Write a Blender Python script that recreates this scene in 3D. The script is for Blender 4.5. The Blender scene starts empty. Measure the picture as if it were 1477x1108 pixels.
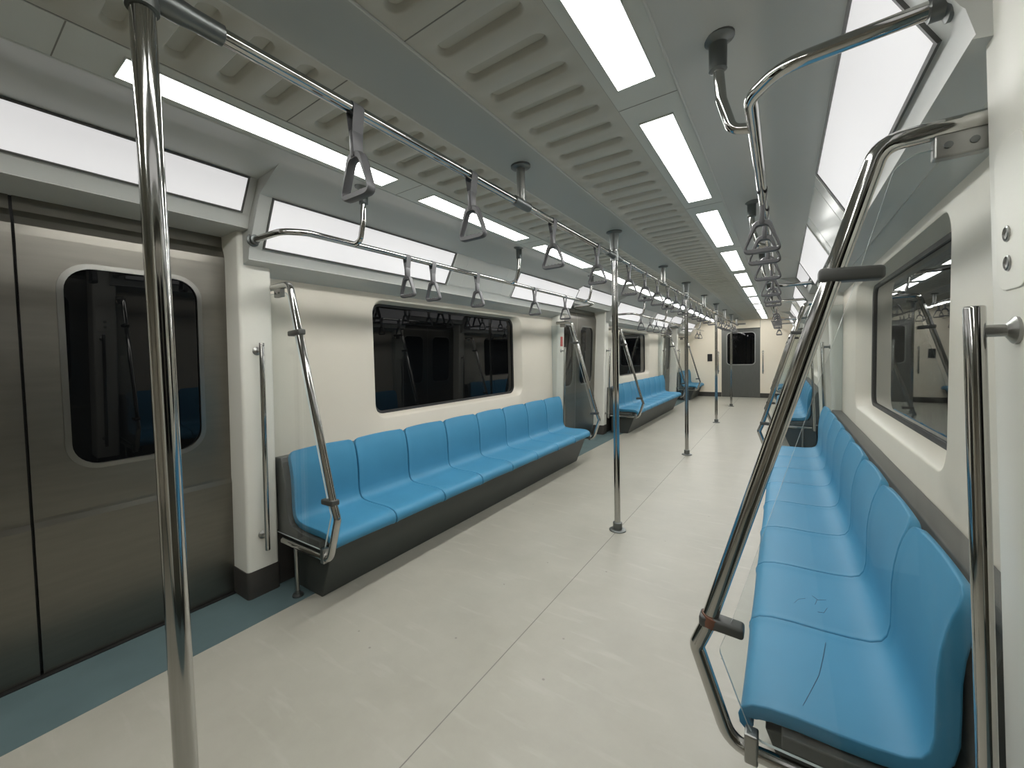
import bpy, bmesh, math, random
from mathutils import Vector, Matrix
random.seed(7)
C = bpy.context.scene.collection
PI = math.pi

# ------------------------------------------------------------------ materials
def new_mat(name):
    m = bpy.data.materials.new(name); m.use_nodes = True
    nt = m.node_tree
    return m, nt, nt.nodes['Principled BSDF']
def pmat(name, col, rough=.5, metal=0., spec=.5, noise=0., nscale=8., bump=0., bscale=60., stretch=(1, 1, 1), coat=0., rvar=0.):
    """plain procedural surface: colour mottled by noise, optional bump"""
    m, nt, b = new_mat(name)
    b.inputs['Roughness'].default_value = rough
    b.inputs['Metallic'].default_value = metal
    b.inputs['Specular IOR Level'].default_value = spec
    b.inputs['Coat Weight'].default_value = coat
    tc = nt.nodes.new('ShaderNodeTexCoord'); mp = nt.nodes.new('ShaderNodeMapping')
    mp.inputs['Scale'].default_value = stretch
    nt.links.new(tc.outputs['Object'], mp.inputs['Vector'])
    n = nt.nodes.new('ShaderNodeTexNoise'); n.inputs['Scale'].default_value = nscale; n.inputs['Detail'].default_value = 5
    nt.links.new(mp.outputs['Vector'], n.inputs['Vector'])
    r = nt.nodes.new('ShaderNodeValToRGB')
    a = [max(0, c * (1 - noise)) for c in col]; d = [min(1, c * (1 + noise)) for c in col]
    r.color_ramp.elements[0].position = .3; r.color_ramp.elements[1].position = .7
    r.color_ramp.elements[0].color = (*a, 1); r.color_ramp.elements[1].color = (*d, 1)
    nt.links.new(n.outputs['Fac'], r.inputs['Fac']); nt.links.new(r.outputs['Color'], b.inputs['Base Color'])
    if rvar:
        mr = nt.nodes.new('ShaderNodeMapRange'); mr.inputs['To Min'].default_value = rough - rvar; mr.inputs['To Max'].default_value = rough + rvar
        nt.links.new(n.outputs['Fac'], mr.inputs['Value']); nt.links.new(mr.outputs['Result'], b.inputs['Roughness'])
    if bump:
        n2 = nt.nodes.new('ShaderNodeTexNoise'); n2.inputs['Scale'].default_value = bscale; n2.inputs['Detail'].default_value = 3
        nt.links.new(mp.outputs['Vector'], n2.inputs['Vector'])
        bp = nt.nodes.new('ShaderNodeBump'); bp.inputs['Strength'].default_value = bump; bp.inputs['Distance'].default_value = .002
        nt.links.new(n2.outputs['Fac'], bp.inputs['Height']); nt.links.new(bp.outputs['Normal'], b.inputs['Normal'])
    return m
def emat(name, col, strength, spec=.25):
    m, nt, b = new_mat(name)
    b.inputs['Base Color'].default_value = (.5, .5, .5, 1)
    b.inputs['Emission Color'].default_value = (*col, 1); b.inputs['Emission Strength'].default_value = strength
    b.inputs['Roughness'].default_value = .38; b.inputs['Specular IOR Level'].default_value = spec
    return m
def glow_board(name, col, strength):
    m = bpy.data.materials.new(name); m.use_nodes = True
    nt = m.node_tree; nt.nodes.clear()
    out = nt.nodes.new('ShaderNodeOutputMaterial'); add = nt.nodes.new('ShaderNodeAddShader')
    d = nt.nodes.new('ShaderNodeBsdfDiffuse'); e = nt.nodes.new('ShaderNodeEmission')
    d.inputs['Color'].default_value = (.42, .42, .42, 1); e.inputs['Color'].default_value = (*col, 1); e.inputs['Strength'].default_value = strength
    nt.links.new(d.outputs[0], add.inputs[0]); nt.links.new(e.outputs[0], add.inputs[1]); nt.links.new(add.outputs[0], out.inputs[0])
    return m
def clear_glass(name):
    m = bpy.data.materials.new(name); m.use_nodes = True
    nt = m.node_tree; nt.nodes.clear()
    out = nt.nodes.new('ShaderNodeOutputMaterial'); mix = nt.nodes.new('ShaderNodeMixShader')
    tr = nt.nodes.new('ShaderNodeBsdfTransparent'); gl = nt.nodes.new('ShaderNodeBsdfGlossy'); ge = nt.nodes.new('ShaderNodeNewGeometry')
    tr.inputs['Color'].default_value = (.95, .965, .965, 1); gl.inputs['Roughness'].default_value = .02
    dt = nt.nodes.new('ShaderNodeVectorMath'); dt.operation = 'DOT_PRODUCT'
    nt.links.new(ge.outputs['Normal'], dt.inputs[0]); nt.links.new(ge.outputs['Incoming'], dt.inputs[1])
    def mth(op, a, b=None):
        n = nt.nodes.new('ShaderNodeMath'); n.operation = op
        for i, v in enumerate((a, b)):
            if v is None: continue
            if isinstance(v, (int, float)): n.inputs[i].default_value = v
            else: nt.links.new(v, n.inputs[i])
        return n.outputs[0]
    c = mth('ABSOLUTE', dt.outputs['Value']); q = mth('POWER', mth('SUBTRACT', 1., c), 5.)
    fac = mth('ADD', mth('MULTIPLY', q, .95), .03)          # reflectance of a glass face
    nt.links.new(fac, mix.inputs[0]); nt.links.new(tr.outputs[0], mix.inputs[1]); nt.links.new(gl.outputs[0], mix.inputs[2])
    nt.links.new(mix.outputs[0], out.inputs[0])
    return m
def floor_mat():
    m, nt, b = new_mat('floor_vinyl')
    tc = nt.nodes.new('ShaderNodeTexCoord')
    n = nt.nodes.new('ShaderNodeTexNoise'); n.inputs['Scale'].default_value = 2.2; n.inputs['Detail'].default_value = 8; n.inputs['Roughness'].default_value = .65
    nt.links.new(tc.outputs['Object'], n.inputs['Vector'])
    r = nt.nodes.new('ShaderNodeValToRGB')
    r.color_ramp.elements[0].position = .3; r.color_ramp.elements[1].position = .72
    r.color_ramp.elements[0].color = (.330, .318, .268, 1); r.color_ramp.elements[1].color = (.400, .387, .330, 1)
    nt.links.new(n.outputs['Fac'], r.inputs['Fac'])
    # pale scuffs, stretched across the car
    mp = nt.nodes.new('ShaderNodeMapping'); mp.inputs['Scale'].default_value = (1.2, 6, 1); mp.inputs['Rotation'].default_value = (0, 0, .12)
    nt.links.new(tc.outputs['Object'], mp.inputs['Vector'])
    n2 = nt.nodes.new('ShaderNodeTexNoise'); n2.inputs['Scale'].default_value = 3.2; n2.inputs['Detail'].default_value = 6
    nt.links.new(mp.outputs['Vector'], n2.inputs['Vector'])
    r2 = nt.nodes.new('ShaderNodeValToRGB'); r2.color_ramp.elements[0].position = .58; r2.color_ramp.elements[1].position = .74
    r2.color_ramp.elements[1].color = (.55, .55, .55, 1)
    nt.links.new(n2.outputs['Fac'], r2.inputs['Fac'])
    mx = nt.nodes.new('ShaderNodeMixRGB'); mx.inputs[2].default_value = (.435, .422, .37, 1)
    nt.links.new(r2.outputs['Color'], mx.inputs[0]); nt.links.new(r.outputs['Color'], mx.inputs[1])
    # small flecks of dirt
    v = nt.nodes.new('ShaderNodeTexVoronoi'); v.inputs['Scale'].default_value = 7.; v.inputs['Randomness'].default_value = 1
    nt.links.new(tc.outputs['Object'], v.inputs['Vector'])
    r3 = nt.nodes.new('ShaderNodeValToRGB'); r3.color_ramp.elements[0].position = .028; r3.color_ramp.elements[1].position = .045
    r3.color_ramp.elements[0].color = (1, 1, 1, 1); r3.color_ramp.elements[1].color = (0, 0, 0, 1)
    nt.links.new(v.outputs['Distance'], r3.inputs['Fac'])
    mx2 = nt.nodes.new('ShaderNodeMixRGB'); mx2.inputs[2].default_value = (.24, .23, .20, 1)
    nt.links.new(r3.outputs['Color'], mx2.inputs[0]); nt.links.new(mx.outputs[0], mx2.inputs[1])
    nt.links.new(mx2.outputs[0], b.inputs['Base Color'])
    mr = nt.nodes.new('ShaderNodeMapRange'); mr.inputs['To Min'].default_value = .30; mr.inputs['To Max'].default_value = .48
    nt.links.new(n.outputs['Fac'], mr.inputs['Value']); nt.links.new(mr.outputs[0], b.inputs['Roughness'])
    b.inputs['Specular IOR Level'].default_value = .5
    return m

M = {}
M['floor'] = floor_mat()
M['blue_floor'] = pmat('blue_floor_vinyl', (.095, .142, .148), .55, spec=.35, noise=.10, nscale=5)
M['seam'] = pmat('floor_seam', (.21, .205, .185), .8)
M['wall'] = pmat('cream_panel', (.66, .615, .525), .38, spec=.4, noise=.02, nscale=2)
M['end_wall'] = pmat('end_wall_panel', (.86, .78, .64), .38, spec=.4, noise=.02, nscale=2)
M['pillar'] = pmat('pillar_panel', (.70, .69, .625), .38, spec=.4, noise=.02, nscale=3)
M['cornice'] = pmat('cornice_panel', (.50, .51, .485), .4, spec=.4, noise=.015, nscale=2)
M['panel_gloss'] = pmat('glossy_grey_panel', (.50, .51, .485), .16, spec=.5, noise=.015, nscale=2)
M['ceiling'] = pmat('ceiling_panel', (.395, .415, .395), .45, spec=.4, noise=.015, nscale=2)
M['cove'] = pmat('ceiling_cove', (.80, .815, .77), .4, spec=.45, noise=.015, nscale=2)
M['lamp_band'] = pmat('lamp_band_panel', (.60, .615, .58), .75, spec=.12, noise=.015, nscale=2)
M['groove'] = pmat('grooved_panel', (.50, .49, .435), .5, spec=.3, noise=.03, nscale=4)
M['bead'] = pmat('pale_bead', (.55, .56, .53), .4)
M['black'] = pmat('black_rubber', (.012, .012, .012), .45)
M['kick'] = pmat('dark_skirting', (.045, .041, .036), .55, noise=.1)
M['base'] = pmat('bench_base', (.046, .052, .047), .5, noise=.12, nscale=3)
M['shell'] = pmat('bench_back_shell', (.085, .084, .076), .5, noise=.06, nscale=6)
M['seat'] = pmat('blue_seat_plastic', (.056, .238, .395), .50, spec=.30, noise=.05, nscale=3.5, bump=.05, bscale=300)
M['crack'] = pmat('seat_crack', (.03, .10, .17), .6)
M['steel'] = pmat('polished_steel', (.47, .465, .445), .09, metal=1., noise=.03, nscale=6)
M['steel_dull'] = pmat('dull_steel', (.33, .33, .315), .32, metal=1., noise=.05, nscale=10)
M['cast'] = pmat('cast_fitting', (.16, .17, .165), .38, metal=.85, noise=.06, nscale=12)
M['door'] = pmat('brushed_door_steel', (.215, .204, .178), .33, metal=1., noise=.05, nscale=5, stretch=(1, 1, 9), bump=.04, bscale=40, rvar=.05)
M['end_door'] = pmat('end_door_steel', (.145, .148, .138), .35, metal=1., noise=.05, nscale=5, stretch=(9, 1, 1), rvar=.05)
M['door_trim'] = pmat('door_window_trim', (.27, .265, .245), .30, metal=1., noise=.03)
M['clamp'] = pmat('dark_clamp', (.055, .057, .052), .45, noise=.1)
M['rust'] = pmat('brown_clamp_band', (.14, .06, .035), .5)
M['strap'] = pmat('strap_webbing', (.095, .095, .098), .6, noise=.05, bump=.2, bscale=500)
M['handle'] = pmat('handle_plastic', (.080, .079, .082), .42, noise=.06, nscale=20)
M['glass_dark'] = pmat('dark_window_glass', (.003, .0034, .0038), .015, spec=.30)
M['glass'] = clear_glass('partition_glass')
M['glass_edge'] = pmat('glass_edge', (.55, .62, .60), .15, spec=.6)
M['lamp'] = emat('lamp_diffuser', (1., .995, .965), 25.5)
M['ad'] = glow_board('lit_advert_panel', (1., .985, .985), .60)
M['ad_frame'] = pmat('advert_frame', (.085, .085, .08), .45)
M['red'] = pmat('red_label', (.42, .03, .025), .4)
M['screen'] = pmat('black_box', (.01, .01, .011), .3)
M['lettering'] = pmat('sign_lettering', (.06, .055, .05), .6)

# ------------------------------------------------------------------ mesh helpers
class MB:
    """collects shapes into one bmesh, world coordinates"""
    def __init__(s): s.bm = bmesh.new()
    def poly(s, pts): 
        return s.bm.faces.new([s.bm.verts.new(p) for p in pts])
    def box(s, x0, x1, y0, y1, z0, z1):
        v = [s.bm.verts.new((x, y, z)) for x in (x0, x1) for y in (y0, y1) for z in (z0, z1)]
        for f in ((0, 1, 3, 2), (4, 6, 7, 5), (0, 4, 5, 1), (2, 3, 7, 6), (0, 2, 6, 4), (1, 5, 7, 3)):
            s.bm.faces.new([v[i] for i in f])
        return s
    def prism(s, prof, a, b, axis='y', cap=True):
        """profile in the plane normal to axis; y: (x,z)  x: (y,z)  z: (x,y)"""
        def P(p, t):
            return {'y': (p[0], t, p[1]), 'x': (t, p[0], p[1]), 'z': (p[0], p[1], t)}[axis]
        A = [s.bm.verts.new(P(p, a)) for p in prof]; B = [s.bm.verts.new(P(p, b)) for p in prof]
        n = len(prof)
        for i in range(n): s.bm.faces.new([A[i], A[(i + 1) % n], B[(i + 1) % n], B[i]])
        if cap: s.bm.faces.new(A[::-1]); s.bm.faces.new(B)
        return s
    def sheet(s, prof, a, b):
        """open profile (x,z) swept along y"""
        A = [s.bm.verts.new((p[0], a, p[1])) for p in prof]; B = [s.bm.verts.new((p[0], b, p[1])) for p in prof]
        for i in range(len(prof) - 1): s.bm.faces.new([A[i], A[i + 1], B[i + 1], B[i]])
        return s
    def tube(s, pts, r, seg=14, caps=True):
        pts = [Vector(p) for p in pts]; n = len(pts)
        T = [(pts[min(i + 1, n - 1)] - pts[max(i - 1, 0)]).normalized() for i in range(n)]
        u = T[0].orthogonal().normalized(); rings = []
        for i in range(n):
            u = (u - T[i] * u.dot(T[i])).normalized(); w = T[i].cross(u)
            k = 1.
            if 0 < i < n - 1:
                c = (pts[i] - pts[i - 1]).normalized().dot((pts[i + 1] - pts[i]).normalized())
                k = 1 / max(.5, math.sqrt((1 + c) / 2))
            rings.append([s.bm.verts.new(pts[i] + (u * math.cos(2 * PI * j / seg) + w * math.sin(2 * PI * j / seg)) * r) for j in range(seg)])
        for a, b in zip(rings, rings[1:]):
            for j in range(seg): s.bm.faces.new([a[j], a[(j + 1) % seg], b[(j + 1) % seg], b[j]])
        if caps: s.bm.faces.new(rings[0][::-1]); s.bm.faces.new(rings[-1])
        return s
    def lathe(s, prof, base, d, seg=24):
        """profile of (radius, height) turned about direction d from base"""
        base = Vector(base); d = Vector(d).normalized(); u = d.orthogonal().normalized(); w = d.cross(u)
        rings = []
        for r, h in prof:
            if r < 1e-6: rings.append([s.bm.verts.new(base + d * h)])
            else: rings.append([s.bm.verts.new(base + d * h + (u * math.cos(2 * PI * j / seg) + w * math.sin(2 * PI * j / seg)) * r) for j in range(seg)])
        for a, b in zip(rings, rings[1:]):
            for j in range(seg):
                q = [a[j % len(a)], a[(j + 1) % len(a)], b[(j + 1) % len(b)], b[j % len(b)]]
                f = []
                for v in q:
                    if v not in f: f.append(v)
                if len(f) > 2: s.bm.faces.new(f)
        if len(rings[0]) > 1: s.bm.faces.new(rings[0][::-1])
        if len(rings[-1]) > 1: s.bm.faces.new(rings[-1])
        return s
    def ring(s, A, B, close=True):
        """quads between two point loops"""
        A = [s.bm.verts.new(p) for p in A]; B = [s.bm.verts.new(p) for p in B]; n = len(A)
        for i in range(n if close else n - 1): s.bm.faces.new([A[i], A[(i + 1) % n], B[(i + 1) % n], B[i]])
        return s
    def build(s, name, mat, parent=None, org=(0, 0, 0), smooth=35, bevel=0., bseg=2, bang=40):
        bm = s.bm; bmesh.ops.remove_doubles(bm, verts=bm.verts, dist=1e-5)
        bmesh.ops.recalc_face_normals(bm, faces=bm.faces)
        if bevel:
            es = [e for e in bm.edges if len(e.link_faces) == 2 and e.calc_face_angle(0) > math.radians(bang)]
            bmesh.ops.bevel(bm, geom=es, offset=bevel, segments=bseg, profile=.5, affect='EDGES', clamp_overlap=True)
        if parent is not None and org == (0, 0, 0) and '_org' in parent: org = tuple(parent['_org'])
        bmesh.ops.translate(bm, verts=bm.verts, vec=-Vector(org))
        me = bpy.data.meshes.new(name); bm.to_mesh(me); bm.free()
        me.materials.append(mat)
        if smooth:
            for p in me.polygons: p.use_smooth = True
            me.set_sharp_from_angle(angle=math.radians(smooth))
        o = bpy.data.objects.new(name, me); C.objects.link(o)
        o['_org'] = tuple(org)
        if parent is not None: o.parent = parent
        else: o.location = org
        return o
def tag(o, label=None, cat=None, group=None, kind=None):
    if label: o['label'] = label
    if cat: o['category'] = cat
    if group: o['group'] = group
    if kind: o['kind'] = kind
    return o
def thing(name, label, cat, loc, group=None):
    o = bpy.data.objects.new(name, None); C.objects.link(o)
    o.location = loc; o.empty_display_size = .1
    o['_org'] = tuple(loc)
    return tag(o, label, cat, group)
def struct(o): 
    o['kind'] = 'structure'; return o
def kids(o): return [c for c in C.objects if c.parent == o]
CH = {}
def dup(root, loc, label, group=None):
    if root.name not in CH: CH[root.name] = [(c, kids(c)) for c in kids(root)]
    r = root.copy(); C.objects.link(r); r.location = loc; r['label'] = label
    if group: r['group'] = group
    for ch, gs in CH[root.name]:
        c = ch.copy(); C.objects.link(c); c.parent = r
        for g in gs:
            d = g.copy(); C.objects.link(d); d.parent = c
    return r
def fillet(pts, rad, n=6):
    """round the corners of a polyline"""
    P = [Vector(p) for p in pts]; out = [P[0]]
    for i in range(1, len(P) - 1):
        r = rad[i - 1] if isinstance(rad, (list, tuple)) else rad
        a = (P[i - 1] - P[i]); b = (P[i + 1] - P[i]); la, lb = a.length, b.length; a.normalize(); b.normalize()
        ang = a.angle(b); t = min(r / math.tan(ang / 2), la * .48, lb * .48)
        p0, p1 = P[i] + a * t, P[i] + b * t
        for k in range(n + 1):
            u = k / n; out.append(p0 * (1 - u) ** 2 + P[i] * 2 * u * (1 - u) + p1 * u * u)
    out.append(P[-1]); return out
def rrect(y0, y1, z0, z1, r, n=6):
    out = []
    for cy, cz, a0 in ((y1 - r, z1 - r, 0), (y0 + r, z1 - r, 90), (y0 + r, z0 + r, 180), (y1 - r, z0 + r, 270)):
        for k in range(n + 1):
            a = math.radians(a0 + 90 * k / n); out.append((cy + r * math.cos(a), cz + r * math.sin(a)))
    return out
def rect_for(loop, y0, y1, z0, z1):
    """points on a rectangle matching a rrect() loop one to one"""
    m = len(loop) // 4; out = []
    for c, (yc, zc) in enumerate(((y1, z1), (y0, z1), (y0, z0), (y1, z0))):
        for k in range(m):
            y, z = loop[c * m + k]
            u = k / (m - 1)
            first, second = ((yc, z), (y, zc)) if c in (0, 2) else ((y, zc), (yc, z))
            if u < .4: out.append(first)
            elif u > .6: out.append(second)
            else: out.append((yc, zc))
    return out
ORD = ['first', 'second', 'third', 'fourth', 'fifth', 'sixth', 'seventh', 'eighth', 'ninth', 'tenth', 'eleventh', 'twelfth',
       'thirteenth', 'fourteenth', 'fifteenth', 'sixteenth', 'seventeenth', 'eighteenth', 'nineteenth', 'twentieth', 'twenty-first', 'twenty-second', 'twenty-third', 'twenty-fourth']

# ------------------------------------------------------------------ plan of the car (metres; x across, y along, z up)
Y0, Y1 = -3.2, 12.85                       # rear and far ends
DOORS = [.235, 5.38, 10.60]                # door centres
HD = .71                                   # half door opening
BAYS = [(1.107, 4.493), (6.25, 9.73), (11.47, 12.85)]   # between the pillars
ZC = 2.02                                  # ceiling
pil_x = lambda z: 1.270 - .0355 * z        # leaning inner face of the pillars
door_x = lambda z: 1.428 - .0460 * z       # leaning face of the doors
XW = 1.30                                  # window wall
side_name = {-1: 'left', 1: 'right'}

# ------------------------------------------------------------------ floor
b = MB(); b.box(-1.05, 1.05, Y0, Y1, -.05, 0); b.box(-1.55, -1.05, Y0, Y1, -.05, -.0005); b.box(1.05, 1.55, Y0, Y1, -.05, -.0005)
floor = struct(b.build('floor', M['floor'], smooth=0))
# blue vinyl thresholds at every door, and the strip under the benches
for s in (-1, 1):
    b = MB()
    b.box(min(s * 1.05, s * 1.45), max(s * 1.05, s * 1.45), Y0, Y1, -.002, .0012)
    b.build('threshold_vinyl', M['blue_floor'], floor, smooth=0)
b = MB()
b.box(-.0016, .0016, Y0, Y1, -.001, .0006)
b.build('seam', M['seam'], floor, smooth=0)

# ------------------------------------------------------------------ ceiling
def groove_panel(s):
    x0, x1 = .1125, .455; pitch = .1185; gx0, gx1, gw = .148, .414, .060
    m = MB(); yc = -2.9
    joints = [.788 + 2.448 * k for k in range(-1, 6)]
    rows = []
    for j, J in enumerate(joints[:-1]):
        n = 19; a = J; L = joints[j + 1] - J
        p = (L - .054) / n
        for k in range(n): rows.append((a + .027 + p * k, a + .027 + p * (k + 1), True))
        rows.append((a, a + .027, False)); rows.append((joints[j + 1] - .027, joints[j + 1], False))
    N = 6
    for ya, yb, g in rows:
        if ya > Y1: continue
        yb = min(yb, Y1)
        if not g or yb - ya < .08:
            m.poly([(s * x0, ya, ZC), (s * x1, ya, ZC), (s * x1, yb, ZC), (s * x0, yb, ZC)]); continue
        ym = (ya + yb) / 2; r = gw / 2
        def loop(rr, z, grow=0):
            L = []
            for k in range(2 * N + 1):
                t = PI / 2 - PI * k / (2 * N); L.append((gx1 - r + rr * math.cos(t) + grow, ym + rr * math.sin(t), z))
            for k in range(2 * N + 1):
                t = PI / 2 + PI * k / (2 * N); L.append((gx0 + r + rr * math.cos(PI - t + PI / 2 + PI / 2 - PI / 2) - grow if False else gx0 + r - rr * math.sin(PI * k / (2 * N)), ym - rr * math.cos(PI * k / (2 * N)), z))
            return L
        inner = loop(r, ZC); lip = loop(r - .005, ZC + .005); deep = loop(r - .010, ZC + .020)
        out = []
        for i in range(2 * N + 1):
            if i == 0: out.append((gx1 - r, yb, ZC))
            elif i == 1: out.append((x1, yb, ZC))
            elif i == 2 * N - 1: out.append((x1, ya, ZC))
            elif i == 2 * N: out.append((gx1 - r, ya, ZC))
            else: out.append((x1, ym + (yb - ym) * math.cos(PI * i / (2 * N)) * .9, ZC))
        for i in range(2 * N + 1):
            if i == 0: out.append((gx0 + r, ya, ZC))
            elif i == 1: out.append((x0, ya, ZC))
            elif i == 2 * N - 1: out.append((x0, yb, ZC))
            elif i == 2 * N: out.append((gx0 + r, yb, ZC))
            else: out.append((x0, ym - (yb - ym) * math.cos(PI * i / (2 * N)) * .9, ZC))
        f = lambda L: [(s * p[0], p[1], p[2]) for p in L]
        m.ring(f(out), f(inner)); m.ring(f(inner), f(lip)); m.ring(f(lip), f(deep)); m.poly(f(deep))
    o = m.build('grooved_panel', M['groove'], ceiling, smooth=50)
    # dark joints between panel lengths
    m = MB()
    for J in joints: m.box(min(s * x0, s * x1), max(s * x0, s * x1), J - .0015, J + .0015, ZC - .0008, ZC + .004)
    m.build('panel_joint', M['seam'], o, smooth=0)
b = MB(); b.box(-.1125, .1125, Y0, Y1, ZC - .004, ZC + .05)
b.box(-1.6, 1.6, Y0, Y1, ZC + .12, ZC + .16)          # roof
ceiling = struct(b.build('ceiling', M['ceiling'], smooth=0))
for s in (-1, 1):
    groove_panel(s)
    b = MB(); b.tube([(s * .1125, Y0, ZC - .002), (s * .1125, Y1, ZC - .002)], .004, 8); b.build('bead', M['bead'], ceiling)
    b = MB(); b.tube([(s * .640, Y0, ZC - .002), (s * .640, Y1, ZC - .002)], .0045, 8); b.build('bead', M['bead'], ceiling)
    # band that carries the lamps, with a small step beside the grooved panel
    b = MB(); b.box(min(s * .4555, s * .638), max(s * .4555, s * .638), Y0, Y1, ZC - .003, ZC + .03)
    o = b.build('lamp_band', M['lamp_band'], ceiling, smooth=0)
    b = MB()
    for k in range(-2, 11): b.box(min(s * .456, s * .637), max(s * .456, s * .637), .37 + 1.197 * k - .122, .37 + 1.197 * k - .119, ZC - .0036, ZC)
    b.build('band_joint', M['seam'], o, smooth=0)
    b = MB(); b.box(min(s * .4535, s * .4565), max(s * .4535, s * .4565), Y0, Y1, ZC - .001, ZC + .03); b.build('step_shade', M['seam'], ceiling, smooth=0)  # dark-coloured strip painting in the line of shade at the step

# cornices: solid prisms, one section over the window bays and another over the doors
def curve(a, b, c, n=6):
    return [((1 - t) ** 2 * a[0] + 2 * t * (1 - t) * b[0] + t * t * c[0], (1 - t) ** 2 * a[1] + 2 * t * (1 - t) * b[1] + t * t * c[1]) for t in [k / n for k in range(n + 1)]]
cove = curve((.638, 2.018), (.74, 2.066), (.84, 2.060), 8) 
AD_T, AD_B = (1.022, 1.976), (1.136, 1.760)
DA_T, DA_B = (1.030, 2.043), (1.122, 1.905)
bay_prof = cove + [(.872, 2.048), AD_T, AD_B, (1.142, 1.752), (1.154, 1.706), (1.150, 1.700), (1.20, 1.690), (1.225, 1.678), (1.232, 1.682), (1.30, 1.655), (1.5, 1.655), (1.5, 2.12), (.638, 2.12)]
door_prof = cove + [(.875, 2.052), DA_T, DA_B, (1.128, 1.895), (1.143, 1.846), (1.139, 1.842), (1.36, 1.842), (1.5, 1.842), (1.5, 2.12), (.638, 2.12)]
for s in (-1, 1):
    yz = DOORS[0] + (.735 if s < 0 else .815)               # where the header over the first doors ends
    zones = [('door', Y0, yz)]
    for i, (a, c) in enumerate(BAYS):
        if i: zones.append(('door', DOORS[i] - .735, DOORS[i] + .735))
        zones.append(('bay', DOORS[i] + .735 if i else yz, DOORS[i + 1] - .735 if i < 2 else Y1))
    for kind, ya, yb in zones:
        prof = [(s * x, z) for x, z in (bay_prof if kind == 'bay' else door_prof)]
        b = MB(); b.prism(prof, ya, yb)
        b.build('cornice', M['cornice'], ceiling, smooth=25)

# ------------------------------------------------------------------ side walls with window openings
def window_wall(s, ya, yb, win, wname):
    m = MB(); zt = 1.66
    if win:
        outer = rrect(win[0] - .055, win[1] + .06, .800, 1.622, .105, 8)
        lip = rrect(win[0] - .043, win[1] + .048, .808, 1.614, .098, 8)
        inner = rrect(win[0], win[1], .828, 1.600, .080, 8)
        rc = rect_for(outer, ya, yb, 0, zt)
        L = lambda loop, x: [(s * x, p[0], p[1]) for p in loop]
        m.ring(L(rc, XW), L(outer, XW)); m.ring(L(outer, XW), L(lip, XW + .006)); m.ring(L(lip, XW + .006), L(inner, XW + .078))
    else:
        m.poly([(s * XW, ya, 0), (s * XW, yb, 0), (s * XW, yb, zt), (s * XW, ya, zt)])
    o = m.build('bay_panel', M['wall'], walls[s], smooth=40)
    k = MB(); k.box(min(s * (XW - .003), s * (XW + .01)), max(s * (XW - .003), s * (XW + .01)), ya, yb, 0, .30); k.build('skirting', M['kick'], walls[s], smooth=0)
    if win:
        w = thing(wname, None, None, (s * (XW + .09), (win[0] + win[1]) / 2, 1.2)); struct(w)
        m = MB(); inn2 = rrect(win[0] + .018, win[1] - .018, .846, 1.582, .066, 8)
        m.ring(L(inner, XW + .076), L(inn2, XW + .080)); m.ring(L(inn2, XW + .080), L(inn2, XW + .092))
        m.build('gasket', M['black'], w, smooth=40)
        m = MB(); a = L(inn2, XW + .0885); m.poly(a); m.ring(a, L(inn2, XW + .100)); m.poly(L(inn2, XW + .100))
        m.build('pane', M['glass_dark'], w, smooth=0)
walls = {}
for s in (-1, 1):
    b = MB(); b.box(min(s * 1.50, s * 1.56), max(s * 1.50, s * 1.56), Y0, Y1, 0, 2.12)
    walls[s] = struct(b.build('wall_' + side_name[s], M['wall'], smooth=0))
WIN = [(1.872, 3.735), (7.06, 8.92)]
nw = 0
for s in (-1, 1):
    for i, (a, c) in enumerate(BAYS):
        nw += i < 2
        window_wall(s, a, c, WIN[i] if i < 2 else None, 'window_%d' % nw)
    b = MB(); b.box(min(s * XW, s * 1.5), max(s * XW, s * 1.5), Y0, DOORS[0] - 1.1, 0, 1.86); b.build('rear_panel', M['wall'], walls[s], smooth=0)

# pillars beside the doors, with dark skirting
nt_ = 0
PILLARS = {-1: [], 1: []}
for s in (-1, 1):
    for i, d in enumerate(DOORS):
        for e in (-1, 1):
            if i == 0 and e < 0: continue
            ys = sorted((d + e * HD, BAYS[i][0] if e > 0 else BAYS[i - 1][1]))
            if s > 0 and i == 0: ys = [.935, 1.096]
            PILLARS[s].append(ys)
poff = lambda s, ya: (.037 if s > 0 and 0 < ya < 2 else 0.)       # the nearest right pillar stands a little further in
for s in (-1, 1):
    for ya, yb in PILLARS[s] + [[DOORS[0] - 1.1, DOORS[0] - HD]]:
        nt_ += 1
        m = MB(); r = .016
        def plan(z, g=0.):
            x = pil_x(z) - g - poff(s, ya); ya_, yb_ = ya - g, yb + g
            return [(s * 1.45, ya_, z), (s * (x + r), ya_, z), (s * (x + r * .3), ya_ + r * .3, z), (s * x, ya_ + r, z),
                    (s * x, yb_ - r, z), (s * (x + r * .3), yb_ - r * .3, z), (s * (x + r), yb_, z), (s * 1.45, yb_, z)]
        zs = [.14, .9, 1.60, 1.848]
        for z0, z1 in zip(zs, zs[1:]): m.ring(plan(z0), plan(z1))
        m.poly(plan(1.848))
        t = struct(m.build('trim_%d' % nt_, M['pillar'], smooth=50))
        m = MB(); m.ring(plan(0., .004), plan(.142, .004)); m.poly(plan(.142, .004))
        m.build('skirting', M['kick'], t, smooth=50)

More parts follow.
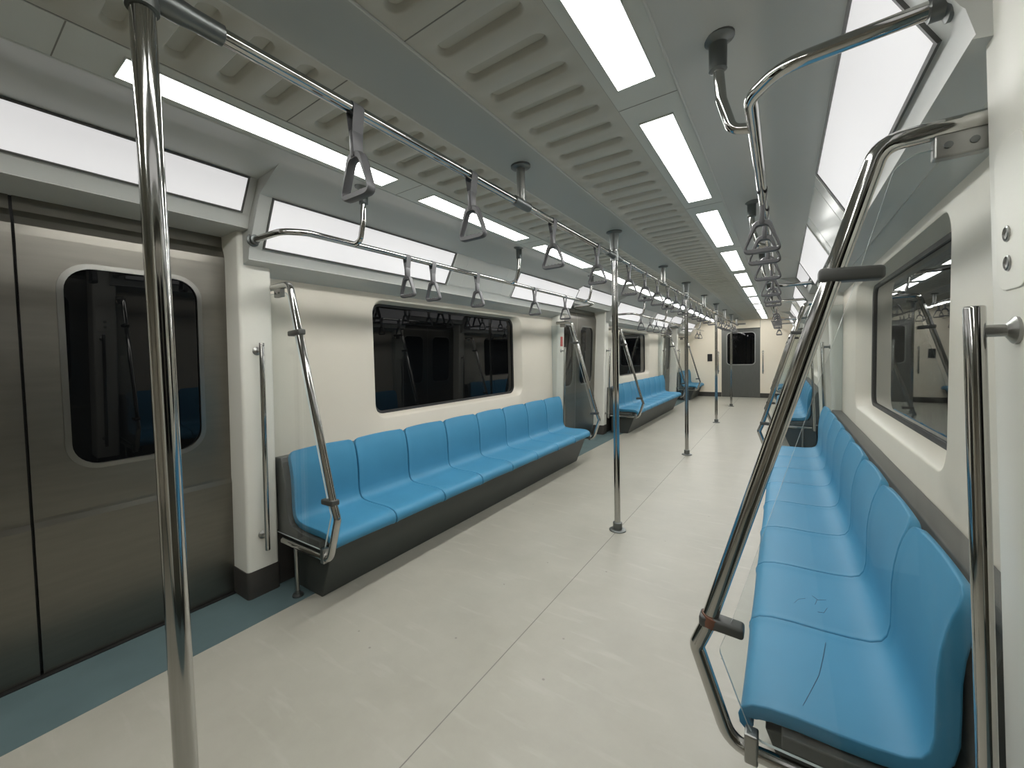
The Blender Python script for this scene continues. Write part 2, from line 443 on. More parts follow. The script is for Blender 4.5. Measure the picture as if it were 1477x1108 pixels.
# ------------------------------------------------------------------ sliding doors
def leaf_mesh(s, ya, yb, wy0, wy1, nm, parent):
    m = MB()
    zs = [0.008, .40, .78, 1.64, 1.70, 1.76, 1.842]
    # slight outward crease low down and a rolled top
    dx = {0.008: .0, .40: .0, .78: .0, 1.64: .0, 1.70: .002, 1.76: .012, 1.842: .020}
    X = lambda z: s * (door_x(z) + .0)
    hole = rrect(wy0, wy1, .800, 1.605, .095, 8)
    rc = rect_for(hole, ya, yb, .625, 1.70)
    P = lambda loop, o=0.: [(s * (door_x(p[1]) + o), p[0], p[1]) for p in loop]
    m.ring(P(rc), P(hole)); m.ring(P(hole), P(hole, .012))
    low = [(.008, -.006), (.590, -.006), (.612, -.001), (.625, 0)]          # lower panel stands a little proud
    for (z0, o0), (z1, o1) in zip(low, low[1:]):
        m.poly([(X(z0) + s * o0, ya, z0), (X(z0) + s * o0, yb, z0), (X(z1) + s * o1, yb, z1), (X(z1) + s * o1, ya, z1)])
    top = [(1.70, 0), (1.735, .002), (1.765, .012), (1.79, .026), (1.846, .030)]
    for (z0, o0), (z1, o1) in zip(top, top[1:]):
        m.poly([(X(z0) - s * -o0, ya, z0), (X(z0) - s * -o0, yb, z0), (X(z1) - s * -o1, yb, z1), (X(z1) - s * -o1, ya, z1)])
    for y in (ya, yb):
        m.poly([(X(.008), y, .008), (X(.008) + s * .04, y, .008), (X(1.846) + s * .06, y, 1.846), (X(1.846) + s * .030, y, 1.846)])
    lf = m.build('leaf', M['door'], parent, smooth=0)
    # trim ring, gasket and pane
    m = MB(); h0 = rrect(wy0 - .016, wy1 + .016, .784, 1.621, .109, 8); h1 = rrect(wy0 + .004, wy1 - .004, .804, 1.601, .092, 8)
    m.ring(P(h0, -.0005), P(h0, -.004)); m.ring(P(h0, -.004), P(h1, -.005)); m.ring(P(h1, -.005), P(h1, .012))
    m.build('window_trim', M['door_trim'], lf, smooth=40)
    m = MB(); a = P(rrect(wy0 + .002, wy1 - .002, .802, 1.603, .093, 8), .007); m.poly(a); m.ring(a, P(rrect(wy0 + .002, wy1 - .002, .802, 1.603, .093, 8), .014))
    m.build('pane', M['glass_dark'], lf, smooth=0)
nd = 0
for s in (-1, 1):
    for d in DOORS:
        nd += 1
        t = thing('door_%d' % nd, None, None, (s * 1.43, d, 0)); struct(t)
        for e in (-1, 1):
            ya, yb = sorted((d + e * .0045, d + e * (HD + .004)))
            w0, w1 = sorted((d + e * .118, d + e * .585))
            leaf_mesh(s, ya, yb, w0, w1, 'leaf', t)
        m = MB(); m.box(min(s * 1.40, s * 1.47), max(s * 1.40, s * 1.47), d - HD, d + HD, 0, .006); 
        m.build('sill', M['black'], t, smooth=0)
        m = MB()
        m.poly([(s * (door_x(.01) + .018), d - .01, .01), (s * (door_x(.01) + .018), d + .01, .01), (s * (door_x(1.84) + .03), d + .01, 1.84), (s * (door_x(1.84) + .03), d - .01, 1.84)])
        m.build('rubber_edge', M['black'], t, smooth=0)

# ------------------------------------------------------------------ end walls
b = MB()
DX0, DX1, DZ = -.415, .445, 1.800
b.box(-1.56, DX0, Y1, Y1 + .1, 0, 2.15); b.box(DX1, 1.56, Y1, Y1 + .1, 0, 2.15); b.box(DX0, DX1, Y1, Y1 + .1, DZ, 2.15)
wf = struct(b.build('wall_front', M['end_wall'], smooth=0))
b = MB(); b.box(DX1 - .003, DX1 + .003, Y1 - .002, Y1, DZ, 2.02); b.box(DX0 - .003, DX0 + .003, Y1 - .002, Y1, DZ, 2.02); b.build('panel_joint', M['seam'], wf, smooth=0)
b = MB(); b.box(-1.3, DX0, Y1 - .012, Y1, 0, .118); 
struct(b.build('baseboard_left', M['kick'], smooth=0, bevel=.003))
b = MB(); b.box(DX1, 1.3, Y1 - .012, Y1, 0, .118); 
struct(b.build('baseboard_right', M['kick'], smooth=0, bevel=.003))
b = MB(); b.box(-1.56, 1.56, Y0 - .1, Y0, 0, 2.15); struct(b.build('wall_back', M['wall'], smooth=0))
t = thing('door_7', None, None, ((DX0 + DX1) / 2, Y1 + .03, 0)); struct(t)
m = MB(); hole = rrect(-.285, .325, .865, 1.690, .075, 6); rc = rect_for(hole, DX0, DX1, 0.004, DZ)
yy = Y1 + .035
E3 = lambda L, y: [(p[0], y, p[1]) for p in L]
m.ring(E3(rc, yy), E3(hole, yy)); m.ring(E3(hole, yy), E3(hole, yy + .02))
lf = m.build('leaf', M['end_door'], t, smooth=0)
m = MB(); h0 = rrect(-.305, .345, .845, 1.710, .09, 6); m.ring(E3(h0, yy - .001), E3(h0, yy - .006)); m.ring(E3(h0, yy - .006), E3(hole, yy - .006)); m.ring(E3(hole, yy - .006), E3(hole, yy + .015))
m.build('window_trim', M['steel_dull'], lf, smooth=40)
m = MB(); m.poly(E3(hole, yy + .01)); m.ring(E3(hole, yy + .01), E3(hole, yy + .018)); m.build('pane', M['glass_dark'], lf, smooth=0)
m = MB(); m.box(DX0, DX1, Y1 - .004, Y1 + .04, DZ - .012, DZ + .004); m.build('head_trim', M['kick'], t, smooth=0)
# sign above the end door: dark raised strokes too small to read
t = thing('sign', 'small dark-lettered sign above the steel end door', 'sign', (.022, Y1 - .003, 1.92))
m = MB(); m.box(-.085, .135, Y1 - .006, Y1, 1.893, 1.943); m.build('plate', pmat('sign_plate', (.52, .50, .44), .4), t, smooth=0)
m = MB(); x = -.075
for k in range(9):
    w = (.012, .018, .016, .02)[k % 4]; m.box(x, x + w, Y1 - .008, Y1 - .006, 1.904 + (k % 2) * .004, 1.932); x += w + .006
m.build('lettering', M['lettering'], t, smooth=0)
m = MB(); m.box(-.745, -.630, Y1 - .02, Y1, .955, 1.155)
tag(m.build('control_box', M['screen'], smooth=0, org=(-.6875, Y1, 1.055), bevel=.006), 'small black box fixed on the cream end wall left of the steel end door', 'box')
m = MB(); m.box(-1.2225, -1.2175, 4.560, 4.615, 1.318, 1.432)
tag(m.build('emergency_label', M['red'], smooth=0, org=(-1.22, 4.5875, 1.375)), 'small red label on the cream pillar before the second left door', 'label')

# ------------------------------------------------------------------ ceiling lamps
def lamp(s, k):
    ya = .37 + 1.197 * k; xm = s * .5455
    return (xm, ya + .4775, ZC - .003)
for s in (-1, 1):
    first = None
    def lamp_thing(c, hl, lab):
        t = thing('ceiling_lamp', lab, 'light', c, 'lamp panels in the two ceiling strips')
        m = MB(); m.box(c[0] - .0535, c[0] + .0535, c[1] - hl, c[1] + hl, c[2] - .0048, c[2] + .001); m.build('diffuser', M['lamp'], t, smooth=0)
        m = MB()
        for w in (-1, 1):
            m.box(c[0] + w * .0535 - .003 * (w < 0), c[0] + w * .0535 + .003 * (w > 0), c[1] - hl - .003, c[1] + hl + .003, c[2] - .0058, c[2] + .001)
            m.box(c[0] - .0535, c[0] + .0535, c[1] + w * hl - .003 * (w < 0), c[1] + w * hl + .003 * (w > 0), c[2] - .0058, c[2] + .001)
        m.build('frame', M['lamp_band'], t, smooth=0)
        return t
    for k in range(-1, 11):
        c = lamp(s, k)
        lab = 'white ceiling lamp panel, %s in the %s strip counting from the camera' % (ORD[k], side_name[s]) if k >= 0 else 'white ceiling lamp panel of the %s strip, behind the camera' % side_name[s]
        if first is None: first = lamp_thing(c, .4775, lab)
        elif k < 10: dup(first, c, lab)
        else: lamp_thing((c[0], 12.48, c[2]), .14, lab)

# ------------------------------------------------------------------ lit advert panels
def advert(s, T, B, ya, yb, label):
    ym = (ya + yb) / 2; mid = ((T[0] + B[0]) / 2, (T[1] + B[1]) / 2)
    t = thing('advert_panel', label, 'advert panel', (s * mid[0], ym, mid[1]), 'lit advert panels above doors and windows')
    u = Vector((B[0] - T[0], B[1] - T[1])); L = u.length; u.normalize(); nrm = Vector((u[1], -u[0]))
    if nrm[0] > 0: nrm = -nrm
    def Q(a, y, h): p = Vector(T) + u * a + nrm * h; return (s * p[0], y, p[1])
    m = MB(); f = .008
    def slab(a0, a1, y0, y1, h0, h1):
        v = [m.bm.verts.new(Q(a, y, h)) for a in (a0, a1) for y in (y0, y1) for h in (h0, h1)]
        for q in ((0, 1, 3, 2), (4, 6, 7, 5), (0, 4, 5, 1), (2, 3, 7, 6), (0, 2, 6, 4), (1, 5, 7, 3)): m.bm.faces.new([v[i] for i in q])
    slab(f, L - f, ya + f, yb - f, 0, .003); m.build('panel', M['ad'], t, smooth=0)
    m = MB()
    slab(0, f, ya, yb, -.001, .007); slab(L - f, L, ya, yb, -.001, .007); slab(f, L - f, ya, ya + f, -.001, .007); slab(f, L - f, yb - f, yb, -.001, .007)
    m.build('frame', M['ad_frame'], t, smooth=0)
ADS = [('door', DOORS[0] - .70, DOORS[0] + .70, 'wide lit white advert panel above the first %s doors'),
       ('bay', 1.030, 2.385, 'lit white advert panel over the near end of the first %s bench'),
       ('bay', 3.305, 4.670, 'lit white advert panel over the far end of the first %s bench'),
       ('door', DOORS[1] - .70, DOORS[1] + .70, 'lit white advert panel above the second %s doors'),
       ('bay', 6.20, 7.55, 'lit white advert panel over the near end of the second %s bench'),
       ('bay', 8.45, 9.79, 'lit white advert panel over the far end of the second %s bench'),
       ('door', DOORS[2] - .70, DOORS[2] + .70, 'lit white advert panel above the third %s doors'),
       ('bay', 11.45, 12.78, 'lit white advert panel above the short %s bench at the end wall')]
for s in (-1, 1):
    for kind, ya, yb, lab in ADS:
        if s > 0 and ya == 1.030: ya = 1.145
        advert(s, *((AD_T, AD_B) if kind == 'bay' else (DA_T, DA_B)), ya, yb, lab % side_name[s])

# unlit grey panel between each pair of lit adverts
def blank(s, ya, yb, lab):
    t = thing('blank_panel', lab, 'panel', (s * (AD_T[0] + AD_B[0]) / 2, (ya + yb) / 2, (AD_T[1] + AD_B[1]) / 2), 'unlit panels between the adverts')
    u = Vector((AD_B[0] - AD_T[0], AD_B[1] - AD_T[1])); L = u.length; u.normalize(); nrm = Vector((u[1], -u[0]))
    if nrm[0] > 0: nrm = -nrm
    def slab(m, a0, a1, y0, y1, h0, h1):
        v = []
        for a_ in (a0, a1):
            for y in (y0, y1):
                for h in (h0, h1):
                    p = Vector(AD_T) + u * a_ + nrm * h; v.append(m.bm.verts.new((s * p[0], y, p[1])))
        for q in ((0, 1, 3, 2), (4, 6, 7, 5), (0, 4, 5, 1), (2, 3, 7, 6), (0, 2, 6, 4), (1, 5, 7, 3)): m.bm.faces.new([v[i] for i in q])
    m = MB(); slab(m, .006, L - .006, ya, yb, .0005, .0035); m.build('panel', M['panel_gloss'], t, smooth=0)
    for y in (ya, yb - .010):
        m = MB(); slab(m, .002, L - .002, y, y + .010, .0005, .009); m.build('edge_glare_strip', M['bead'], t, smooth=0)  # pale frame edge, with the glare at the panel ends put into its colour
    for y in (ya + .16, yb - .17):
        m = MB(); slab(m, .006, L - .006, y, y + .003, .003, .0042); m.build('joint_strip', M['bead'], t, smooth=0)
for s in (-1, 1):
    for ya, yb, n in ((2.395, 3.295, 'first long'), (7.56, 8.44, 'second long')):
        blank(s, ya, yb, 'unlit grey panel between the two lit adverts over the %s %s bench' % (n, side_name[s]))

# ------------------------------------------------------------------ floor-to-ceiling poles
def pole(y, label):
    t = thing('grab_pole', label, 'pole', (0, y, 0), 'upright poles along the middle of the car')
    m = MB(); m.tube([(0, y, .004), (0, y, 1.93)], .0195, 24); m.build('pole', M['steel'], t)
    m = MB(); m.lathe([(.055, 0), (.055, .006), (.050, .010), (.030, .012), (.030, .055), (.026, .058), (.0196, .059)], (0, y, .0006), (0, 0, 1)); m.build('floor_flange', M['cast'], t)
    m = MB(); m.lathe([(.050, 0), (.050, .006), (.042, .011), (.034, .016), (.029, .05), (.026, .10), (.024, .12), (.0196, .121)], (0, y, 2.0159), (0, 0, -1)); m.build('ceiling_flange', M['cast'], t)
    m = MB(); m.lathe([(.0197, -.034), (.025, -.033), (.026, 0), (.025, .033), (.0197, .034)], (0, y, 1.856), (0, 0, 1)); m.build('collar', M['cast'], t)
POLES = [.266, 2.794, 5.348, 8.05, 10.60]
for y, lab in zip(POLES, ['thick polished pole nearest the camera, standing before the first left doors',
                          'polished pole standing on the floor seam between the two first long benches',
                          'polished pole standing in the aisle between the second pair of doors',
                          'polished pole standing in the aisle between the two second benches',
                          'polished pole standing closest to the steel end door']): pole(y, lab)

# ------------------------------------------------------------------ middle handrail
ZR = 1.856
t = thing('ceiling_handrail', 'long polished handrail under the middle of the ceiling, carrying a row of straps', 'handrail', (0, 5.6, ZR))
m = MB(); m.tube([(0, Y0 + .3, ZR), (0, Y1 - .55, ZR)], .0150, 18); m.build('rail', M['steel'], t)
for y in [1.573, 4.20, 6.72, 9.32, 11.9]:
    m = MB(); m.tube([(0, y, ZR), (0, y, 2.008)], .0185, 18); st = m.build('stem', M['steel_dull'], t)
    m = MB(); m.lathe([(.042, 0), (.042, .007), (.036, .012), (.020, .014)], (0, y, 2.0159), (0, 0, -1)); m.build('flange', M['cast'], st)
    m = MB(); m.lathe([(.0152, -.062), (.0195, -.060), (.0205, -.02), (.0205, .02), (.0195, .060), (.0152, .062)], (0, y, ZR), (0, 1, 0), 16); m.build('clamp', M['cast'], t)
for y in POLES:
    m = MB()
    for e in (-1, 1):
        m.lathe([(.0215, .018), (.0215, .058), (.0195, .075), (.0190, .130), (.0152, .132)], (0, y, ZR), (0, e, 0), 16)
    m.build('clamp', M['cast'], t)

# ------------------------------------------------------------------ hanging straps
def tri_outline(wt, wb, zt, zb, rt, rb):
    """rounded triangle outline (x,z), apex up"""
    P = [Vector((-wb / 2, zb)), Vector((wb / 2, zb)), Vector((wt / 2, zt)), Vector((-wt / 2, zt))]
    R_ = [rb, rb, rt, rt]; out = []
    for i in range(4):
        p, a, b = P[i], P[i - 1] - P[i], P[(i + 1) % 4] - P[i]; la, lb = a.length, b.length; a.normalize(); b.normalize()
        tt = min(R_[i] / math.tan(a.angle(b) / 2), la * .49, lb * .49); p0, p1 = p + a * tt, p + b * tt
        for k in range(7):
            u = k / 6; out.append(p0 * (1 - u) ** 2 + p * 2 * u * (1 - u) + p1 * u * u)
    return out
def make_strap(loc, label, group):
    """strap hung over a rail whose centre is loc"""
    x, y, z = loc
    t = thing('hanging_strap', label, 'strap', loc, group)
    m = MB(); w = .017                                  # band looped over the rail
    prof = [(x - .017 * math.cos(PI * k / 10), z + .017 * math.sin(PI * k / 10)) for k in range(11)]
    prof = [(x - .006, z - .070)] + [(x - .0150, z - .014)] + prof + [(x + .0150, z - .014), (x + .006, z - .070)]
    inn = [(x + (a - x) * .93, c if c < z - .02 else z + (c - z) * .93) for a, c in prof]
    m.prism(prof + inn[::-1], y - w, y + w); m.build('band', M['strap'], t, smooth=40)
    m = MB(); m.prism([(y - .018, z - .056), (y + .018, z - .056), (y + .016, z - .124), (y - .016, z - .124)], x - .008, x + .008, 'x'); m.build('sleeve', M['handle'], t, bevel=.004, smooth=40)
    # rounded triangle handle, thick bar with finger notches along the grip
    o1 = tri_outline(.050, .128, z - .108, z - .228, .026, .022); i1 = tri_outline(.034, .104, z - .129, z - .2135, .017, .012)
    i2 = []
    for p in i1:
        q = p.copy()
        if q[1] < z - .2105 and abs(q[0]) < .04: q[1] += .003
        i2.append(q)
    m = MB(); D = .0130
    def loop(L, yy, sc=0.):
        c = Vector((0, z - .178)); return [(x + (p[0]) * (1 + sc), yy, c[1] + (p[1] - c[1]) * (1 + sc)) for p in L]
    m.ring(loop(o1, y - D, -.05), loop(i2, y - D, .07)); m.ring(loop(o1, y + D, -.05), loop(i2, y + D, .07))
    m.ring(loop(o1, y - D, -.05), loop(o1, y - D * .55)); m.ring(loop(o1, y - D * .55), loop(o1, y + D * .55)); m.ring(loop(o1, y + D * .55), loop(o1, y + D, -.05))
    m.ring(loop(i2, y - D, .07), loop(i2, y - D * .5)); m.ring(loop(i2, y - D * .5), loop(i2, y + D * .5)); m.ring(loop(i2, y + D * .5), loop(i2, y + D, .07))
    h = m.build('handle', M['handle'], t, smooth=50)
    m = MB()
    for k in range(4): m.lathe([(0, -.004), (.0045, -.0025), (.0058, 0), (.0045, .0025), (0, .004)], (x - .027 + .018 * k, y, z - .2125), (0, 1, 0), 10)
    m.build('finger_ridges', M['handle'], h)
    return t
G1, GL, GR = 'straps on the middle handrail', 'straps on the left side handrails', 'straps on the right side handrails'
S0 = make_strap((0, .715, ZR), 'large grey triangular strap hanging nearest the camera on the middle handrail', G1)
CS = [1.219, 1.872, 2.471, 3.116, 3.55, 3.966, 4.383, 4.774, 5.15, 5.65, 6.05, 6.45, 7.0, 7.5, 8.4, 8.8, 9.1, 9.7, 10.15, 10.9, 11.3, 11.6]
for k, y in enumerate(CS): dup(S0, (0, y, ZR), 'grey triangular strap, %s along the middle handrail counting from the camera' % ORD[k + 1], G1)
XS, ZS = .84, 1.790
SL = {-1: [[1.709, 1.926, 2.388, 3.234, 3.863], [6.62, 7.16, 7.58, 8.14, 8.56], [11.80, 12.25]],
      1: [[1.88, 2.13, 2.62, 3.40, 3.90, 4.22], [6.6, 7.1, 7.55, 8.1, 8.6], [11.80, 12.25]]}
BN = ['first long', 'second long', 'short end']
for s in (-1, 1):
    for bi, ys in enumerate(SL[s]):
        for k, y in enumerate(ys):
            dup(S0, (s * XS, y, ZS), 'grey triangular strap, %s from the camera, side rail over the %s %s bench' % (ORD[k], BN[bi], side_name[s]), GL if s < 0 else GR)

# ------------------------------------------------------------------ side handrails over the benches
SRY = [(.985, 4.715), (6.155, 9.835), (11.395, 12.80)]
for s in (-1, 1):
    for bi, (ya, yb) in enumerate(SRY):
        if s > 0 and bi == 0: ya = 1.085
        t = thing('side_handrail', 'bent polished handrail hung over the %s %s bench' % (BN[bi], side_name[s]), 'handrail', (s * XS, (ya + yb) / 2, ZS), 'side handrails')
        end = [(s * XS, yb - .10, ZS), (s * .90, yb, ZS), (s * 1.118, yb, ZS)] if bi < 2 else [(s * XS, yb + .045, ZS)]
        path = [(s * 1.118, ya, ZS), (s * .90, ya + .015, ZS), (s * XS, ya + .10, ZS)] + end
        m = MB(); m.tube(fillet(path, .09), .0150, 16); m.build('rail', M['steel'], t)
        ends = [ya] + ([yb] if bi < 2 else [])
        for y in ends:
            m = MB(); m.lathe([(.030, 0), (.030, .006), (.022, .010), (.022, .028), (.0152, .030)], (s * 1.135, y, ZS), (-s, 0, 0), 18); m.build('wall_flange', M['cast'], t)
        drops = [SRY[bi][0] + .36, (ya + yb) / 2 - .01, yb - .35] if bi < 2 else [SRY[bi][0] + .36]
        for y in drops:
            m = MB(); m.tube(fillet([(s * XS, y, ZS), (s * .79, y, ZS + .012), (s * .765, y, ZS + .10), (s * .757, y, 1.985)], [.035, .05]), .0135, 14); dp = m.build('drop', M['steel'], t)
            m = MB(); m.lathe([(.040, 0), (.040, .007), (.028, .014), (.0225, .02), (.0215, .085), (.0225, .088), (.0136, .092)], (s * .757, y, 2.060), (0, 0, -1), 20); m.build('ceiling_flange', M['cast'], dp)

# ------------------------------------------------------------------ benches
def bench(s, ya, yb, label):
    t = thing('bench', label, 'bench', (s * 1.1, (ya + yb) / 2, 0), 'bench bases along the walls')
    m = MB(); m.prism([(s * .985, .002), (s * .872, .292), (s * 1.235, .292), (s * 1.235, .002)], ya, yb); m.build('base', M['base'], t, smooth=0, bevel=.004)
    # grey shell carrying the seats: end cheek follows the seat line, ledge behind the backs
    m = MB(); m.prism([(s * .905, .294), (s * .905, .328), (s * 1.07, .331), (s * 1.16, .350), (s * 1.192, .40), (s * 1.198, .56), (s * 1.224, .675), (s * 1.236, .700), (s * 1.296, .697), (s * 1.296, .294)], ya - .050, yb + .045)
    m.build('back_shell', M['shell'], t, smooth=0, bevel=.004)
BEN = [(1.173, 4.430), (6.370, 9.625), (11.60, 12.80)]
for s in (-1, 1):
    for bi, (ya, yb) in enumerate(BEN): bench(s, ya, yb, 'dark grey sloping bench base under the row of seats, %s %s bench' % (BN[bi], side_name[s]))
PITCH = .4125
def seat_mesh(s):
    """one moulded seat: pan and back in a single curved shell; local origin at the bench centre line of the seat"""
    front = [(.838, .292), (.826, .305), (.823, .325), (.830, .346), (.848, .360), (.880, .368), (.93, .371), (1.0, .370), (1.06, .3715), (1.105, .377), (1.128, .388),
             (1.140, .408), (1.146, .44), (1.147, .50), (1.147, .56), (1.151, .61), (1.159, .66), (1.166, .69), (1.171, .705), (1.175, .718), (1.1785, .729), (1.181, .736), (1.183, .742)]
    th = .034; n = len(front)
    nor = []
    for i in range(n):
        a, b2 = Vector(front[max(i - 1, 0)]), Vector(front[min(i + 1, n - 1)]); d = (b2 - a).normalized(); nor.append(Vector((d[1], -d[0])))
    W = PITCH / 2 - .0024; NV = 16
    m = MB(); F, B = [], []
    for i in range(n):
        p = Vector(front[i])
        back = p[0] > 1.12
        up = .742 - p[1]; rc = .040
        top = max(0., 1 - up / rc) if back else 0.
        hw = W - (.0022 * min(1, max(0, (p[1] - .40) / .1)) if back else 0)
        if back and up < rc: hw -= rc * .8 * (1 - math.sqrt(max(0., 1 - top * top)))
        if i < 4: hw = W * (1 - .02 * (3 - i) / 3)
        rowF, rowB = [], []
        for j in range(NV + 1):
            v = -1 + 2 * j / NV; v = math.copysign(abs(v) ** .85, v)
            dish = .008 * (1 - v * v) * (1 if p[0] > .86 else .2) - .004 * max(0, abs(v) - .88) / .12
            q = p + nor[i] * dish
            drop = .006 * max(0., 1 - up / .1) * v * v if back else 0.
            rowF.append(m.bm.verts.new((s * q[0], v * hw, q[1] - drop)))
            tk = th * (.62 if i < 3 else 1) * (1 - .35 * top)
            q2 = p + nor[i] * tk
            rowB.append(m.bm.verts.new((s * q2[0], v * (hw - .002), q2[1] - drop)))
        F.append(rowF); B.append(rowB)
    for i in range(n - 1):
        for j in range(NV):
            m.bm.faces.new([F[i][j], F[i + 1][j], F[i + 1][j + 1], F[i][j + 1]]); m.bm.faces.new([B[i][j], B[i][j + 1], B[i + 1][j + 1], B[i + 1][j]])
        m.bm.faces.new([F[i][0], B[i][0], B[i + 1][0], F[i + 1][0]]); m.bm.faces.new([F[i][NV], F[i + 1][NV], B[i + 1][NV], B[i][NV]])
    for j in range(NV):
        m.bm.faces.new([F[0][j], F[0][j + 1], B[0][j + 1], B[0][j]]); m.bm.faces.new([F[-1][j], B[-1][j], B[-1][j + 1], F[-1][j + 1]])
    return m
for s in (-1, 1):
    first = None
    for bi, (ya, yb) in enumerate(BEN):
        st = ya - .037 if s < 0 else ya - .039
        ns = 8 if bi < 2 else 3
        for k in range(ns):
            y = st + PITCH * (k + .5)
            where = 'nearest the camera' if k == 0 else ('farthest from the camera' if k == 7 else '%s from the camera' % ORD[k])
            if bi == 2: where = ['nearest the aisle door', 'in the middle', 'against the end wall'][k]
            lab = 'blue plastic seat on the %s %s bench, %s' % (BN[bi], side_name[s], where)
            if first is None:
                first = seat_mesh(s).build('seat', M['seat'], bevel=.009, bseg=3, bang=50, smooth=40)
                first.location = (0, y, 0); tag(first, lab, 'seat', 'blue moulded seats on the benches'); o = first
            else:
                o = first.copy(); C.objects.link(o); o.location = (0, y, 0); o['label'] = lab
            if s > 0 and bi == 0 and k < 2:
                m = MB(); zt = .3645
                lines = [[(1.005, 1.495), (.994, 1.414), (.982, 1.34), (.963, 1.265), (.945, 1.195)]] if k == 0 else \
                        [[(.937, 1.685), (.949, 1.722), (.968, 1.740)], [(.988, 1.773), (1.002, 1.752), (1.024, 1.766)], [(1.0, 1.755), (.993, 1.717)], [(.997, 1.668), (1.012, 1.672), (1.023, 1.713)]]
                lines = [[(x, yy - y) for x, yy in L] for L in lines]
                for L in lines:
                    m.tube([(x, y + yy, .3700 - .008 * (1 - (yy / .2) ** 2) + .0004 + max(0, x - 1.03) * .06) for x, yy in L], .0008, 6)
                m.build('crack', M['crack'], o, org=(0, y, 0), smooth=0)

# ------------------------------------------------------------------ glass screens with bent tube frames at the bench ends
def screen(s, y, e, label, kx=1.):
    """e: +1 when the bench lies beyond the screen"""
    t = thing('glass_screen', label, 'glass screen', (s * 1.0, y, 0), 'glass screens at the bench ends')
    fx = lambda a: .9027 + (a - .9027) * kx
    fz = lambda z: 1.2 + (z - 1.2) * kx
    X = lambda L: [(s * fx(a), y, fz(z)) for a, z in L]
    m = MB(); m.tube(fillet(X([(1.232, 1.590), (1.052, 1.588), (.990, 1.37), (.757, .535), (.735, .478), (.806, .268), (1.222, .265)]), [.045, .5, .03, .03, .06]), .0170, 18)
    m.build('tube_frame', M['steel'], t)
    gl = [(1.297, 1.560), (1.095, 1.555), (1.070, 1.535), (1.022, 1.345), (.812, .575), (.783, .485), (.842, .325), (.860, .300), (1.297, .297)]
    m = MB(); g = fillet([(a, z) + (0,) for a, z in gl], .03, 4); g = [(s * min(fx(p[0]), 1.297), fz(p[1])) for p in g]
    A = [(a, y - .004, z) for a, z in g]; B = [(a, y + .004, z) for a, z in g]
    m.poly(A); m.poly(B); gp = m.build('glass_pane', M['glass'], t, smooth=0)
    m = MB(); m.ring(A, B); m.build('polished_edge', M['glass_edge'], gp, smooth=0)
    for cx_, cz_, mat, ln in ((.985, 1.350, 'clamp', .075), (.766, .553, 'clamp', .068)):
        cx_, cz_ = fx(cx_), fz(cz_)
        m = MB(); m.prism([(s * (cx_ - .024), cz_ - .014), (s * (cx_ + ln), cz_ - .018), (s * (cx_ + ln), cz_ + .008), (s * (cx_ - .024), cz_ + .014)], y - .021, y + .021)
        cl = m.build('clamp', M[mat], t, bevel=.007, bseg=3, smooth=40)
        if cz_ < 1 and s > 0 and y < 2:
            m = MB(); m.lathe([(.0225, -.012), (.0235, 0), (.0225, .012)], (s * cx_, y, cz_), (s * .25, 0, .97), 18); m.build('band', M['rust'], cl)
    m = MB(); m.box(min(s * fx(1.120), s * fx(1.185)), max(s * fx(1.120), s * fx(1.185)), y - .012, y + .012, fz(1.535), fz(1.575))
    br = m.build('bracket', M['steel_dull'], t, bevel=.003, smooth=0)
    m = MB()
    for bx in (1.137, 1.168): m.lathe([(.006, 0), (.006, .003), (0, .004)], (s * fx(bx), y - e * .012, fz(1.555)), (0, -e, 0), 12)
    m.build('bolt', M['cast'], br)
    m = MB(); m.tube([(s * 1.105, y, .012), (s * 1.105, y, fz(.264) - .012)], .0105, 12); m.build('foot_post', M['steel_dull'], t)
    m = MB(); m.lathe([(.028, 0), (.028, .008), (.014, .012), (.0106, .03)], (s * 1.105, y, .0012), (0, 0, 1), 18); m.build('foot_flange', M['cast'], t)
    m = MB(); m.box(min(s * .835, s * .862), max(s * .835, s * .862), y - .018, y + .018, fz(.262) - .016, fz(.262) + .054); m.build('corner_clamp', M['steel_dull'], t, bevel=.004, smooth=0)
SCR = [(0, 1.113, 1, 'near'), (0, 4.487, -1, 'far'), (1, 6.300, 1, 'near'), (1, 9.690, -1, 'far'), (2, 11.525, 1, 'near')]
for s in (-1, 1):
    for bi, y, e, w in SCR:
        screen(s, y, e, 'glass screen with slanting steel tube at the %s end of the %s %s bench' % (w, BN[bi], side_name[s]))

# ------------------------------------------------------------------ grab handles on the pillars
def handle(x, y, dx, dy, z0, z1, label, lean=0., so=.055):
    t = thing('grab_bar', label, 'handle', (x, y, z0), 'vertical grab handles beside the doors')
    cx_, cy_ = x + dx * so, y + dy * so
    px = lambda z: cx_ + lean * (z - z0)
    m = MB(); m.tube([(px(z0), cy_, z0), (px(z1), cy_, z1)], .0125, 16); m.build('bar', M['steel'], t, bevel=.003, smooth=40)
    for z in (z0 + .07, z1 - .04):
        m = MB(); m.lathe([(.021, -.002), (.021, .004), (.015, .008), (.0095, .012), (.0095, so - .004)], (x + lean * (z - z0), y, z), (dx, dy, 0), 16); m.build('mount', M['steel_dull'], t)
for s in (-1, 1):
    for (ya, yb), lab in zip(PILLARS[s], ['on the pillar beyond the first %s doors', 'on the pillar before the second %s doors', 'on the pillar beyond the second %s doors',
                                       'on the pillar before the third %s doors', 'on the pillar beyond the third %s doors']):
        y = (ya + yb) / 2 - .005 if s < 0 or ya > 2 else .993
        handle(s * (pil_x(.25) - poff(s, ya)), y, -s, 0, .25, 1.305 if s < 0 else 1.262, 'slim polished upright grab handle ' + lab % side_name[s], lean=-s * .0355, so=.052 if s < 0 or ya > 2 else .043)
handle(DX0 - .07, Y1, 0, -1, .62, 1.22, 'upright grab handle on the end wall, left of the steel end door')
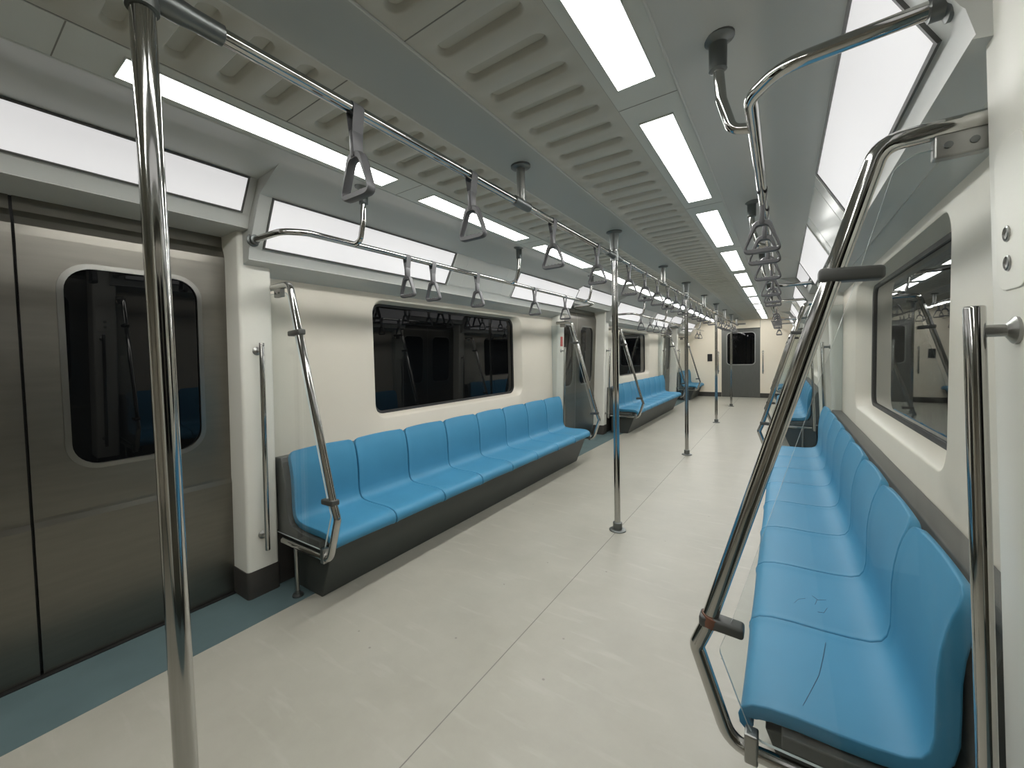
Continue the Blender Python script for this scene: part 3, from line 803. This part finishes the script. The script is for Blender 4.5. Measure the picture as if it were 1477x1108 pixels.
handle(DX1 + .06, Y1, 0, -1, .62, 1.22, 'upright grab handle on the end wall, right of the steel end door')
# access cover with two round locks on the near right pillar
t = thing('access_cover', 'cream access cover with two round locks on the nearest right pillar', 'cover', (1.185, 1.0, 1.40))
m = MB(); lp = rrect(.950, 1.055, 1.285, 1.515, .03, 5); Pq = lambda L, o: [(pil_x(p[1]) - .037 - o, p[0], p[1]) for p in L]
m.ring(Pq(lp, -.002), Pq(lp, .0022)); m.poly(Pq(lp, .0022)); m.build('plate', M['pillar'], t, bevel=.0015, smooth=0)
for z in (1.372, 1.327):
    m = MB(); m.lathe([(.012, 0), (.012, .002), (.0095, .003), (.009, .001), (0, .001)], (pil_x(z) - .039, 1.012, z), (-1, 0, 0), 18); m.build('lock', M['steel_dull'], t)

# ------------------------------------------------------------------ camera
cam = bpy.data.cameras.new('camera'); co = bpy.data.objects.new('camera', cam); C.objects.link(co)
F = 596.93; yaw, pitch, roll = .6357, -.0423, -.0259
f = Vector((-math.sin(yaw) * math.cos(pitch), math.cos(yaw) * math.cos(pitch), math.sin(pitch)))
r = Vector((math.cos(yaw), math.sin(yaw), 0)); u = r.cross(f)
r2 = r * math.cos(roll) + u * math.sin(roll); u2 = -r * math.sin(roll) + u * math.cos(roll)
mw = Matrix.Identity(4)
for i in range(3): mw[i][0], mw[i][1], mw[i][2] = r2[i], u2[i], -f[i]
mw[0][3], mw[1][3], mw[2][3] = .9027, 0, 1.20
co.matrix_world = mw
cam.sensor_fit = 'HORIZONTAL'; cam.sensor_width = 36; cam.lens = F / 1477 * 36; cam.shift_x = 50 / 1477; cam.shift_y = -11.73 / 1477
cam.clip_start = .02
bpy.context.scene.camera = co

# ------------------------------------------------------------------ world and colour
w = bpy.data.worlds.new('world'); bpy.context.scene.world = w; w.use_nodes = True
w.node_tree.nodes['Background'].inputs[0].default_value = (.004, .004, .005, 1)
sc = bpy.context.scene
sc.view_settings.view_transform = 'Standard'; sc.view_settings.look = 'None'; sc.view_settings.gamma = 1; sc.view_settings.exposure = 0
sc.view_settings.use_curve_mapping = False
sc.cycles.sample_clamp_direct = 8.0            # a camera sensor saturates on the lamps too
for o in C.objects:
    if '_org' in o: del o['_org']
